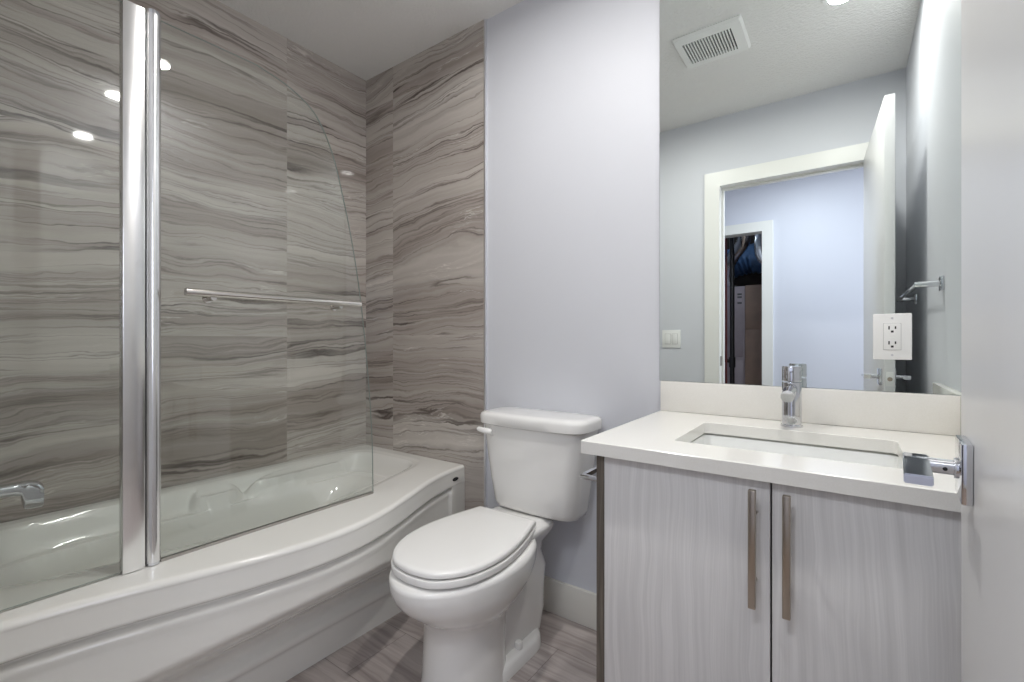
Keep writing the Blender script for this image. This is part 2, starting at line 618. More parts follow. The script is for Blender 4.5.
def tub_top(x, y, xt):
    """height of the moulded top: flat rim, upper wall, long ledge, basin, arm rests"""
    xf, xn = -2.035, -1.565 + 0.135 * (xt + 1.388) / 0.19
    y0, y1 = 0.125, 1.485
    xc, yc = (xf + xn) / 2, (y0 + y1) / 2
    a, b = (xn - xf) / 2, (y1 - y0) / 2
    s, v = (x - xc) / a, (y - yc) / b
    r = (abs(s) ** 5 + abs(v) ** 9) ** (1 / 6)
    d1 = sstep((1.0 - r) / 0.13)
    z = RIM - 0.004 * sstep((1.08 - r) / 0.08) - 0.082 * d1
    # the deep part, leaning back at the head end
    yb = 0.72 + (1.40 - 0.72) * 1.0
    rr = (abs(s / 0.74) ** 4 + (abs((y - 0.76) / (0.60 if y < .76 else 0.62))) ** 4) ** 0.25
    soft = 0.22 + (0.36 * sstep((y - 0.80) / 0.5) if y > .8 else 0)
    z -= 0.30 * sstep((1.0 - rr) / soft)
    # hand grip and back-rest swellings on the ledge
    for sg in (-1, 1):
        for ec, ew, y_a, y_b, yc_, hh in ((.87, .12, .70, .90, .79, .050), (.85, .14, .87, 1.46, 1.18, .062)):
            e = (s * sg - ec) / ew
            t = (y - yc_) / (yc_ - y_a) if y < yc_ else (y - yc_) / (y_b - yc_)
            q = e * e + t * t
            if q < 1:
                z += hh * sstep((1 - q) / 0.5) * d1
    return z


def make_tub():
    bm = bmesh.new()
    ny = 240
    nu = 110
    cols = []
    for i in range(ny + 1):
        y = TUB_Y0 + (TUB_Y1 - TUB_Y0) * i / ny
        xt = xrim(y)
        ring = []
        for j in range(nu + 1):
            u = j / nu
            x = XL + 0.003 + (xt - 0.016 - XL - 0.003) * u
            ring.append((x, y, tub_top(x, y, xt)))
        # tight rolled edge, thin lip and fascia
        for dx, dz in ((-.0115, -.0006), (-.0075, -.0022), (-.0042, -.0050), (-.0020, -.0090), (-.0010, -.0140), (-.0016, -.0165), (-.0018, -.019), (-.0012, -.030), (-.0002, -.050), (.001, -.066), (.0015, -.070)):
            ring.append((xt + dx, y, RIM + dz))
        e = min(1.0, sstep((y - 1.462) / 0.014) + sstep((0.075 - y) / 0.014))      # plain stile at both ends
        xs = xt + 0.0005
        xp = -1.432
        f = (xt + 1.388) / 0.19

        def put(x, z):
            ring.append((x + (xs - x) * e, y, z))
        put(xt + .001, .4315)
        put(xt - .003, .427)
        put(xt - .014, .424)
        put(xt - .022, .419)
        put(xt - .023, .413)
        put(xt - .018, .408)
        put(xt - .011, .404)
        put(xt - .008, .399)
        put(xt - .0075, .393)
        zb = .185 + .14 * min(1.0, f ** 0.7 if f > 0 else 0)
        xb = xt - .010
        zl, zt = .140, .390
        for k_ in range(1, 33):
            z = zt - (zt - zl) * k_ / 32
            t = max(0.0, min(1.0, (zb + .016 - z) / (zb + .016 - zl)))
            g = t * t * (3 - 2 * t)
            g = g + (1 - (1 - t) ** 2 - g) * .30
            put(xb + (xp - xb) * g, z)
        put(xp + .002, .137)
        put(xp + .012, .128)
        put(xp + .021, .121)
        put(xp + .025, .112)
        put(xp + .022, .101)
        put(xp + .015, .094)
        put(xp + .014, .085)
        put(xp + .014, .0)
        cols.append([bm.verts.new(p) for p in ring])
    for a, b in zip(cols, cols[1:]):
        for i in range(len(a) - 1):
            bm.faces.new((a[i], b[i], b[i + 1], a[i + 1]))
    # closed ends
    for c in (cols[0], cols[-1]):
        y = c[0].co.y
        lo = [bm.verts.new((v.co.x, y, min(v.co.z, 0.0))) for v in c[:nu + 1]]
        for i in range(nu):
            bm.faces.new((c[i], c[i + 1], lo[i + 1], lo[i]))
        bm.faces.new([lo[nu]] + c[nu:])
    return link('bathtub', bm, 'acrylic', None, 40)


tub = tag(make_tub(), 'white moulded acrylic bathtub with bowed, grooved front apron', 'bathtub')
bm = bmesh.new()
lathe(bm, [(0.0005, .0045), (.017, .0045), (.0195, .003), (.0205, 0), (.0205, -.003)], (0, 0, 0), 'X', 28)
for v in bm.verts:
    v.co.z *= 0.40
    v.co = v.co + Vector((xrim(1.499) - 0.0020, 1.499, 0.458))
bd = link('badge', bm, 'badge', tub, 30)
bd['label'] = 'small dark oval badge'

# tub spout on the drain-end wall
struct(bx('wall_front_tiling', XL, -1.31, YF, YF + .008, RIM - .01, CEIL, 'tile_back'))
bm = bmesh.new()
sec = []
prof = [(.0385, .678, .030), (.10, .679, .030), (.17, .680, .030), (.215, .679, .032), (.232, .677, .036), (.238, .660, .070), (.245, .658, .073), (.262, .656, .070), (.270, .653, .064), (.273, .652, .054)]
for y, zc, hgt in prof:
    hw = .022
    ring = []
    for k_ in range(24):
        t = 2 * math.pi * k_ / 24
        cx, cz = math.cos(t), math.sin(t)
        ring.append(bm.verts.new((-1.74 + hw * math.copysign(abs(cx) ** .55, cx), y, zc + hgt / 2 * math.copysign(abs(cz) ** .55, cz))))
    sec.append(ring)
skin(bm, sec)
sb = link('spout', bm, 'chrome', None, 40)
bm = bmesh.new()
lathe(bm, [(.034, 0), (.034, .006), (.030, .010), (.02, .010)], (-1.74, .0385, .660), 'Y', 32)
for v in bm.verts:
    v.co.y = .0385 + (.0385 - v.co.y)
fl = link('wall_flange', bm, 'chrome', None, 40)
adopt(thing('tub_spout', (-1.74, .0385, .66), 'squared chrome bath spout above the far corner of the tub, behind the fixed glass', 'spout'), sb, fl)

# ------------------------------------------------------------------ glass shower screen on the tub rim
GX = -1.402
scr = thing('shower_screen', (GX, 0.38, RIM + .0), 'frameless glass shower screen with metal post and curved swinging panel on the tub', 'shower screen')
parts = []


def pane(name, outline, x, t=0.006):
    bm = bmesh.new()
    a = [bm.verts.new((x - t / 2, y, z)) for y, z in outline]
    b = [bm.verts.new((x + t / 2, y, z)) for y, z in outline]
    bm.faces.new(a)
    bm.faces.new(b)
    n = len(a)
    for i in range(n):
        j = (i + 1) % n
        f = bm.faces.new((a[i], a[j], b[j], b[i]))
        f.material_index = 1
    return link(name, bm, ['glass', 'glass_edge'])


parts.append(pane('fixed_pane', [(0.045, .509), (0.366, .509), (0.366, 1.868), (0.045, 1.868)], GX))
bm = bmesh.new()
box(bm, GX - .013, GX + .013, 0.353, 0.397, .506, 1.872, .002)
parts.append(link('frame_post', bm, 'alu', None, 35))
bm = bmesh.new()
prof = []
for t in range(24):
    a = 2 * math.pi * t / 24
    prof.append((GX + .0175 * math.cos(a), 0.4155 + .0165 * math.sin(a)))
r0 = [bm.verts.new((x, y, .514)) for x, y in prof]
r1 = [bm.verts.new((x, y, 1.868)) for x, y in prof]
skin(bm, [r0, r1])
parts.append(link('hinge_post', bm, 'alu', None, 40))
for z0, z1 in ((.5065, .514), (1.868, 1.878)):
    bm = bmesh.new()
    tube(bm, (GX, .4155, z0), (GX, .4155, z1), .0152, 24)
    parts.append(link('hinge_cap', bm, 'chrome', None, 40))
parts.append(bx('post_seal', GX - .009, GX + .006, 0.397, 0.402, .512, 1.866, 'rubber'))
cv = catmull([(0.664, 1.868, 0), (0.752, 1.850, 0), (0.82, 1.82, 0), (0.866, 1.778, 0), (0.908, 1.700, 0), (0.938, 1.610, 0), (0.988, 1.410, 0), (1.026, 1.195, 0), (1.058, .92, 0), (1.074, .70, 0), (1.077, .56, 0)], 6)
outl = [(0.43, .5125), (1.078, .5125)] + [(p.x, p.y) for p in reversed(cv)] + [(0.43, 1.866)]
sp_ = pane('swing_pane', outl, GX)
parts.append(sp_)
parts.append(bx('bottom_seal', GX - .005, GX + .005, 0.432, 1.076, .5055, .5125, 'seal'))
# towel bar on the swinging pane
BZ = 1.185
bm = bmesh.new()
tube(bm, (GX + .046, .470, BZ), (GX + .046, .990, BZ), .0100, 24)
tb = link('towel_bar', bm, 'nickel', None, 40)
sub = []
for y in (.535, .915):
    bm = bmesh.new()
    tube(bm, (GX + .003, y, BZ - .011), (GX + .047, y, BZ - .011), .0075, 16)
    tube(bm, (GX + .003, y, BZ - .011), (GX + .008, y, BZ - .011), .012, 20)
    sub.append(link('standoff', bm, 'nickel', None, 40))
adopt(scr, *parts, tb)
for o in sub:
    o.parent = tb

# ------------------------------------------------------------------ toilet
YW = YB      # wall behind
BXC, TXC = -0.982, -0.936


def egg(zs, n=48, cx=BXC):
    """stack of egg-shaped rings: (z, half width, back, front, widest, power)"""
    rings = []
    for z, wd, yb, yf, yc, pw in zs:
        ring = []
        for k_ in range(n):
            t = 2 * math.pi * k_ / n
            s, c = math.sin(t), math.cos(t)
            yy = yc + (yf - yc) * c if c > 0 else yc + (yc - yb) * c
            if c < 0:
                xx = wd * math.copysign(abs(s) ** pw, s)
            else:
                xx = wd * s
            ring.append((cx + xx + (yy - .45) * .05, YW - yy, z))
        rings.append(ring)
    return rings


def add_rings(bm, rings, cap0=True, cap1=True):
    skin(bm, [[bm.verts.new(p) for p in r] for r in rings], cap0, cap1)


def dense(zs, sub=4):
    pts = catmull([Vector(v) for v in [(a[0], a[1], a[2]) for a in zs]], sub)
    pts2 = catmull([Vector((a[3], a[4], a[5])) for a in zs], sub)
    return [(p.x, p.y, p.z, q.x, q.y, q.z) for p, q in zip(pts, pts2)]


bm = bmesh.new()
bowl = [(0.0, .126, .33, .630, .46, .8), (.05, .122, .33, .622, .46, .8), (.12, .119, .33, .616, .46, .8), (.19, .119, .32, .614, .46, .8), (.222, .126, .30, .620, .46, .8),
        (.245, .145, .27, .632, .46, .8), (.275, .167, .24, .672, .46, .8), (.315, .187, .215, .714, .45, .75), (.355, .194, .20, .736, .44, .7), (.384, .193, .195, .738, .44, .7)]
add_rings(bm, egg(dense(bowl)) + egg([(.393, .188, .20, .733, .44, .7), (.3975, .174, .21, .712, .44, .7), (.398, .16, .22, .69, .44, .7)]))
p_bowl = link('bowl', bm, 'china', None, 50)


def rrect(cx, hw, y0, y1, r, z, bow=0.0, n=8):
    """rounded rectangle ring, front side bowed outwards"""
    pts = []
    for sx, sy, a0 in ((1, 1, 0), (-1, 1, 90), (-1, -1, 180), (1, -1, 270)):
        for k_ in range(n + 1):
            t = math.radians(a0 + 90 * k_ / n)
            x = sx * (hw - r) + r * math.cos(t)
            y = (y1 - r if sy > 0 else y0 + r) + r * math.sin(t)
            if sy > 0:
                y += bow * (1 - (x / hw) ** 2)
            pts.append((cx + x, YW - y, z))
        if a0 == 0:
            for q in range(1, 8):
                x = (hw - r) * (1 - 2 * q / 8)
                pts.append((cx + x, YW - (y1 + bow * (1 - (x / hw) ** 2)), z))
    return pts


bm = bmesh.new()
add_rings(bm, [rrect(BXC, hw, y0, y1, r, z) for z, hw, y0, y1, r in (
    (0.03, .088, .10, .50, .08), (.10, .092, .085, .50, .08), (.18, .093, .085, .50, .08), (.25, .095, .078, .48, .08), (.31, .089, .10, .44, .08), (.35, .100, .115, .38, .06), (.38, .122, .115, .33, .04), (.400, .130, .12, .30, .025), (.410, .130, .12, .30, .025), (.416, .124, .124, .30, .025), (.4295, .100, .14, .29, .025))])
p_trap = link('pedestal', bm, 'china', None, 50)
bm = bmesh.new()
add_rings(bm, [rrect(BXC, hw, y0, y1, r, z) for z, hw, y0, y1, r in (
    (0.0, .124, .14, .50, .10), (.030, .122, .142, .50, .10), (.042, .114, .148, .49, .10), (.046, .09, .16, .47, .08))])
p_foot = link('foot', bm, 'china', None, 50)
caps = []
for sx in (-1, 1):
    bm = bmesh.new()
    lathe(bm, [(.0135, 0), (.0135, .016), (.011, .021), (.004, .023), (.0005, .023)], (BXC + sx * .098, YW - .31, .043), 'Z', 20)
    caps.append(link('bolt_cap', bm, 'seat', None, 40))

half = [(.125, .226), (.138, .275), (.156, .345), (.172, .44), (.173, .52), (.157, .598), (.123, .660), (.070, .703), (0, .716)]
hp = catmull([Vector((x, y, 0)) for x, y in half], 6)
lid_o = [(p.x, p.y) for p in hp] + [(-p.x, p.y) for p in reversed(hp[:-1])]
lid_o += [(-.125 + .250 * q / 10, .224) for q in range(1, 10)]


def slab(bm, levels):
    rings = []
    cy = .45
    for z, s, dome in levels:
        rings.append([bm.verts.new((BXC + x * s + (y - .45) * .05, YW - (cy + (y - cy) * (1 - (1 - s) * .75)), z)) for x, y in lid_o])
    skin(bm, rings)


bm = bmesh.new()
slab(bm, [(.4020, .95, 0), (.4022, .985, 0), (.4045, 1.012, 0), (.418, 1.014, 0), (.4215, 1.006, 0), (.4225, .98, 0), (.4228, .93, 0)])
p_seat = link('seat', bm, 'seat', None, 40)
bm = bmesh.new()
slab(bm, [(.4268, .93, 0), (.4270, .975, 0), (.4290, .992, 0), (.4365, .992, 0), (.4405, .982, 0), (.4435, .96, 0), (.445, .90, 0), (.4465, .6, 0), (.447, .2, 0)])
p_lid = link('seat_lid', bm, 'seat', None, 40)
hinges = []
for sx in (-1, 1):
    bm = bmesh.new()
    box(bm, BXC + sx * .075 - .018, BXC + sx * .075 + .018, YW - .238, YW - .212, .414, .438, .004)
    hinges.append(link('hinge', bm, 'seat', p_lid, 40))

bm = bmesh.new()
tk = [(.430, .160, .03, .150, .05, .012), (.436, .174, .024, .162, .05, .014), (.455, .181, .02, .168, .05, .016), (.54, .192, .016, .178, .05, .018), (.65, .206, .013, .184, .05, .02), (.748, .217, .010, .190, .05, .02)]
add_rings(bm, [rrect(TXC, hw, y0, y1, r, z, bow) for z, hw, y0, y1, r, bow in tk])
p_tank = link('tank', bm, 'china', None, 50)
bm = bmesh.new()
ld = [(.746, .222, .008, .196, .05, .02), (.750, .229, .004, .201, .055, .02), (.776, .230, .004, .202, .055, .02), (.785, .227, .007, .199, .055, .02), (.790, .217, .016, .190, .05, .02), (.792, .19, .04, .165, .045, .018), (.793, .10, .09, .12, .01, .005)]
add_rings(bm, [rrect(TXC, hw, y0, y1, r, z, bow) for z, hw, y0, y1, r, bow in ld])
p_tlid = link('tank_lid', bm, 'china', None, 50)
# flush lever, upper corner of the tank front
bm = bmesh.new()
fy = YW - .192
lathe(bm, [(.0175, 0), (.0175, .006), (.014, .011), (.0005, .012)], (-1.086, fy, .720), 'Y', 24)
p_lev = link('flush_lever', bm, 'seat', None, 40)
bm = bmesh.new()
sweep(bm, [(-1.080, fy - .014, .720), (-1.094, fy - .021, .722), (-1.114, fy - .026, .725), (-1.132, fy - .027, .728), (-1.139, fy - .027, .728)], .008, 12, [.010, .012, .010, .009, .004])
ar = link('lever_arm', bm, 'seat', p_lev, 40)
toi = thing('toilet', (BXC, YW - .40, 0), 'white two-piece toilet with closed lid between the bathtub and the vanity', 'toilet')
adopt(toi, p_bowl, p_trap, p_foot, *caps, p_seat, p_lid, p_tank, p_tlid, p_lev)

# ------------------------------------------------------------------ vanity
VX0, VX1, VF = -0.4745, XR - .002, 0.995
CT = 0.828
van = thing('vanity_cabinet', ((VX0 + VX1) / 2, 1.28, 0), 'pale grey woodgrain vanity cabinet with two doors under the white countertop', 'cabinet')
side = bx('side_panel', VX0, VX0 + .018, VF, YB - .002, 0, CT - .0305, 'dark_wood')
side['label'] = 'dark grey-brown wooden end panel'
bm = bmesh.new()
o_ = [(VX0 + .018, YB - .002), (VX0 + .018, VF + .021), (VX1, VF + .021), (VX1, YB - .002)]
i_ = [(VX0 + .033, YB - .012), (VX0 + .033, VF + .031), (VX1 - .015, VF + .031), (VX1 - .015, YB - .012)]
skin(bm, [[bm.verts.new((x, y, z)) for x, y in q] for q, z in ((i_, .105), (i_, CT - .031), (o_, CT - .031), (o_, .09))])
body = link('carcass', bm, 'carcass')
kick = bx('toe_kick', VX0 + .018, VX1, VF + .07, VF + .085, 0, .09, 'carcass')
kids = [side, body, kick]
DX = -0.1165
for x0, x1, hx in ((VX0 + .0195, DX - .0018, -0.144), (DX + .0018, VX1 - .003, -0.0885)):
    d = bx('door', x0, x1, VF, VF + .0195, .095, CT - .034, 'front', bev=.0008)
    bm = bmesh.new()
    box(bm, hx - .0065, hx + .0065, VF - .038, VF - .026, .563, .783, .0016)
    h_ = link('handle', bm, 'satin', d, 35)
    h_['label'] = 'brushed nickel bar pull'
    for z in (.605, .732):
        bm = bmesh.new()
        tube(bm, (hx, VF - .027, z), (hx, VF, z), .0045, 14)
        po = link('handle_post', bm, 'satin', None, 40)
        po.parent = d
    kids.append(d)
adopt(van, *kids)

# countertop with sink cut-out
SX0, SX1, SY0, SY1 = -0.330, 0.094, 1.100, 1.402
CX0, CX1, CY0, CY1 = -0.507, XR - .001, 0.977, YB - .001


def rect_ring(x0, x1, y0, y1, r, n=6):
    pts = []
    for cx, cy, a0 in ((x1 - r, y1 - r, 0), (x0 + r, y1 - r, 90), (x0 + r, y0 + r, 180), (x1 - r, y0 + r, 270)):
        for k_ in range(n + 1):
            t = math.radians(a0 + 90 * k_ / n)
            pts.append((cx + r * math.cos(t), cy + r * math.sin(t)))
    return pts


bm = bmesh.new()
outer = rect_ring(CX0, CX1, CY0, CY1, .003)
inner = rect_ring(SX0, SX1, SY0, SY1, .018)
oin = rect_ring(CX0 + .002, CX1 - .002, CY0 + .002, CY1 - .002, .003)
lay = [[(x, y, CT - .030) for x, y in inner], [(x, y, CT - .030) for x, y in outer], [(x, y, CT - .002) for x, y in outer],
       [(x, y, CT) for x, y in oin], [(x, y, CT) for x, y in rect_ring(SX0 - .0015, SX1 + .0015, SY0 - .0015, SY1 + .0015, .019)], [(x, y, CT - .0015) for x, y in inner]]
V = [[bm.verts.new(p) for p in l] for l in lay]
skin(bm, V + [V[0]], False, False)
ctop = tag(link('countertop', bm, 'quartz', None, 30), 'white quartz countertop with a rectangular sink cut-out on the vanity', 'countertop')

bm = bmesh.new()
sk_out = [[(x, y, z) for x, y in rect_ring(SX0 - g, SX1 + g, SY0 - g, SY1 + g, .02 + r)] for g, r, z in (
    (.022, .01, CT - .0305), (.022, .01, CT - .036), (.010, .01, CT - .045), (-.004, .02, CT - .14), (-.06, .03, CT - .162))]
sk_in = [[(x, y, z) for x, y in rect_ring(SX0 - g, SX1 + g, SY0 - g, SY1 + g, max(.006, .018 + r))] for g, r, z in (
    (-.09, .02, CT - .152), (-.045, .02, CT - .148), (-.020, .015, CT - .135), (-.010, .008, CT - .11), (.001, .0, CT - .045), (.003, 0, CT - .036), (.014, .004, CT - .0345), (.015, .004, CT - .0306))]
R = [[bm.verts.new(p) for p in l] for l in sk_out + sk_in]
skin(bm, R + [R[0]], False, False)
bm.faces.new(R[4][::-1])
bm.faces.new(R[5])
snk = tag(link('sink', bm, 'sink', None, 35), 'white rectangular undermount sink basin below the countertop cut-out', 'sink')
bm = bmesh.new()
lathe(bm, [(.030, 0), (.030, .003), (.026, .004), (.012, .002), (.0005, .002)], (-0.118, 1.27, CT - .152), 'Z', 28)
dr = link('drain', bm, 'chrome', snk, 40)

tag(bx('backsplash', CX0 + .0, CX1, YB - .022, YB - .001, CT + .0005, CT + .0985, 'quartz', bev=.0015), 'low white quartz backsplash strip running under the mirror', 'backsplash')
tag(bx('side_splash', XR - .021, XR - .001, 1.13, YB - .0225, CT + .0005, CT + .0985, 'quartz', bev=.0015), 'short white quartz splash strip on the side wall, seen at the mirror corner', 'backsplash')

# ------------------------------------------------------------------ faucet
FX, FY = -0.123, 1.472
bm = bmesh.new()
lathe(bm, [(.027, 0), (.027, .004), (.0235, .006), (.0232, .118), (.0225, .120), (.0005, .120)], (FX, FY, CT + .0005), 'Z', 36)
f_body = link('body', bm, 'chrome', None, 40)
bm = bmesh.new()
lathe(bm, [(.0005, .122), (.0215, .122), (.0232, .124), (.0232, .160), (.0218, .163), (.0005, .1635)], (FX, FY, CT + .0005), 'Z', 36)
f_cap = link('handle_cap', bm, 'chrome', None, 40)
bm = bmesh.new()
sweep(bm, [(FX, FY + .012, CT + .146), (FX + .002, FY - .03, CT + .152), (FX + .003, FY - .062, CT + .157)], .0045, 14)
f_pin = link('lever_pin', bm, 'chrome', f_cap, 40)
bm = bmesh.new()
a, b = Vector((FX, FY - .010, CT + .104)), Vector((FX, FY - .108, CT + .091))
tube(bm, a, b, .0155, 28)
f_sp = link('spout', bm, 'chrome', None, 40)
bm = bmesh.new()
dv = (b - a).normalized()
tube(bm, b - dv * .001, b + dv * .0015, .0128, 24)
f_ae = link('aerator', bm, 'chrome', f_sp, 40)
adopt(thing('faucet', (FX, FY, CT), 'chrome single-handle cylindrical faucet standing behind the sink', 'faucet'), f_body, f_cap, f_sp)

# ------------------------------------------------------------------ mirror and outlet
bm = bmesh.new()
box(bm, -0.514, XR - .002, YB - .0075, YB - .001, .9275, 2.30)
bm.faces.ensure_lookup_table()
for f in bm.faces:
    f.material_index = 0 if f.normal.y < -.9 else 1
mir = tag(link('wall_mirror', bm, ['mirror', 'mirror_edge']), 'large frameless wall mirror above the vanity backsplash', 'mirror')

MY = YB - .0085
out = thing('wall_outlet', (.0945, MY, 1.0715), 'white double electrical outlet with plate mounted on the mirror', 'outlet')
bm = bmesh.new()
box(bm, .0945 - .0395, .0945 + .0395, MY - .006, MY, 1.0715 - .060, 1.0715 + .060, .0025)
plate = link('plate', bm, 'plastic', None, 40)
o_kids = [plate]
bm = bmesh.new()
box(bm, .0945 - .0175, .0945 + .0175, MY - .0085, MY - .005, 1.0715 - .034, 1.0715 + .034, .0015)
recp = link('receptacle', bm, 'plastic', None, 40)
o_kids.append(recp)
bm = bmesh.new()
fw, fh = .0181, .0346      # grey sheet painted as the thin shadow around the receptacle
box(bm, .0945 - fw, .0945 + fw, MY - .0064, MY - .0058, 1.0715 - fh, 1.0715 + fh)
shade_line = link('gap', bm, 'gap_grey', None)
o_kids.append(shade_line)
for dz in (.0195, -.0195):
    for dx, hw, z0, z1 in ((-.0065, .0015, -.001, .0078), (.0065, .0015, .000, .0072), (0, .0027, -.009, -.0038)):
        bm = bmesh.new()
        box(bm, .0945 + dx - hw, .0945 + dx + hw, MY - .0088, MY - .0080, 1.0715 + dz + z0, 1.0715 + dz + z1)
        s_ = link('slot', bm, 'slot', recp)
for dz in (.0035, -.0035):
    bm = bmesh.new()
    box(bm, .0945 - .0065, .0945 + .0065, MY - .0093, MY - .0080, 1.0715 + dz - .0022, 1.0715 + dz + .0022, .0005)
    link('button', bm, 'plastic', recp, 40)
for dz in (.048, -.048):
    bm = bmesh.new()
    lathe(bm, [(.0028, 0), (.0026, .0009), (.0005, .0010)], (.0945, MY - .0058, 1.0715 + dz), 'Y', 14)
    link('screw', bm, 'paper', plate, 40)
adopt(out, *o_kids)

# ------------------------------------------------------------------ light switch on the doorway wall (seen in the mirror)
SWX, SWZ = -0.94, 1.074
sw = thing('light_switch', (SWX, YF, SWZ), 'white double rocker light switch plate on the wall beside the doorway, reflected in the mirror', 'light switch')
bm = bmesh.new()
box(bm, SWX - .060, SWX + .060, YF, YF + .006, SWZ - .058, SWZ + .058, .0022)
sk = [link('plate', bm, 'plastic', None, 40)]
for dx in (-.023, .023):
    bm = bmesh.new()
    box(bm, SWX + dx - .0165, SWX + dx + .0165, YF + .005, YF + .0095, SWZ - .033, SWZ + .033, .0015)
    sk.append(link('rocker', bm, 'plastic', None, 40))
    bm = bmesh.new()
    box(bm, SWX + dx - .018, SWX + dx + .018, YF + .0058, YF + .0065, SWZ - .0345, SWZ + .0345)
    sk.append(link('gap', bm, 'gap_grey', None))  # shadow line around the rocker, painted as a grey sheet
adopt(sw, *sk)

# ------------------------------------------------------------------ toilet paper holder on the vanity side
PX, PZ = VX0, .70
pos_y = 1.115
ph = thing('toilet_paper_holder', (PX, pos_y, PZ), 'empty square chrome toilet paper holder on the vanity side above the toilet', 'paper holder')
bm = bmesh.new()
box(bm, PX - .008, PX + .001, pos_y - .022, pos_y + .022, PZ - .022, PZ + .022, .0015)
p1 = link('mount', bm, 'chrome', None, 35)
bm = bmesh.new()
box(bm, PX - .103, PX - .007, pos_y - .006, pos_y + .006, PZ - .006, PZ + .006, .0012)
p2 = link('post', bm, 'chrome', None, 35)
bm = bmesh.new()
box(bm, PX - .103, PX - .091, pos_y + .006, pos_y + .16, PZ - .006, PZ + .006, .0012)
p3 = link('arm', bm, 'chrome', None, 35)
adopt(ph, p1, p2, p3)

# ------------------------------------------------------------------ towel rail on the side wall (seen in the mirror)
tr = thing('towel_rail', (XR, .86, 1.24), 'slim chrome towel rail on the side wall, reflected beside the outlet', 'towel rail')
tk_ = []
for y in (1.165, .50):
    bm = bmesh.new()
    box(bm, XR - .008, XR, y - .022, y + .022, 1.218, 1.262, .0015)
    mt_ = link('mount', bm, 'chrome', None, 35)
    bm = bmesh.new()
    tube(bm, (XR - .007, y, 1.24), (XR - .068, y, 1.24), .009, 18)
    ps_ = link('post', bm, 'chrome', None, 40)
    tk_ += [mt_, ps_]
bm = bmesh.new()
tube(bm, (XR - .062, .494, 1.24), (XR - .062, 1.171, 1.24), .008, 18)
tk_.append(link('bar', bm, 'chrome', None, 40))
adopt(tr, *tk_)

# ------------------------------------------------------------------ ceiling vent
vx0, vx1, vy0, vy1 = -0.662, -0.368, .688, .955
vent = thing('ceiling_vent', ((vx0 + vx1) / 2, (vy0 + vy1) / 2, CEIL), 'square white slatted exhaust fan grille on the ceiling, seen in the mirror', 'vent')
bm = bmesh.new()
ix0, ix1, iy0, iy1 = vx0 + .035, vx1 - .045, vy0 + .045, vy1 - .045
la = [[(x, y, z) for x, y in rect_ring(a_, b_, c_, d_, r_)] for a_, b_, c_, d_, r_, z in (
    (vx0, vx1, vy0, vy1, .012, CEIL - .0005), (vx0, vx1, vy0, vy1, .012, CEIL - .007), (vx0 + .008, vx1 - .008, vy0 + .008, vy1 - .008, .012, CEIL - .017),
    (ix0, ix1, iy0, iy1, .004, CEIL - .020), (ix0, ix1, iy0, iy1, .004, CEIL - .0005))]
V = [[bm.verts.new(p) for p in l] for l in la]
skin(bm, V + [V[0]], False, False)
vk = [link('frame', bm, 'plastic', None, 30)]
bm = bmesh.new()
box(bm, ix0, ix1, iy0, iy1, CEIL - .006, CEIL - .003)
vk.append(link('dark_backing', bm, 'grille_dark'))
bm = bmesh.new()
NS = 17
pit = (ix1 - ix0) / NS
for k_ in range(NS + 1):
    xc = ix0 + pit * k_
    box(bm, max(ix0, xc - pit * .24), min(ix1, xc + pit * .24), iy0, iy1, CEIL - .0205, CEIL - .010)
vk.append(link('grille', bm, 'plastic'))
adopt(vent, *vk)

# ------------------------------------------------------------------ recessed lights
first = None
LBL = ['small round recessed ceiling light over the vanity, seen at the top of the mirror', 'small round recessed ceiling light over the toilet']
for (lx, ly), lb in zip(POTS, LBL):
    if first is None:
        r0_ = thing('recessed_light', (lx, ly, CEIL), lb, 'ceiling light', 'recessed ceiling lights')
        bm = bmesh.new()
        lathe(bm, [(.046, -.0005), (.066, -.0005), (.066, -.003), (.062, -.007), (.050, -.008), (.046, -.006), (.046, -.0005)], (0, 0, 0), 'Z', 40)
        tr_ = link('trim_ring', bm, 'plastic', r0_, 40)
        bm = bmesh.new()
        lathe(bm, [(.0005, -.003), (.045, -.003), (.045, -.001), (.0005, -.001)], (0, 0, 0), 'Z', 40)
        ln_ = link('lens', bm, 'lens', r0_, 40)
        first = r0_
    else:
        c = first.copy()
        COL.objects.link(c)
        c.location = (lx, ly, CEIL)
        c['label'] = lb
        for ch in list(first.children):
            d = ch.copy()
            COL.objects.link(d)
            d.parent = c

# ------------------------------------------------------------------ bathroom door, standing open beside the camera
DH = 2.018
door = struct(bx('door_1', 0, 0.033, 0.0, 0.765, .012, DH, 'door', bev=.0015))


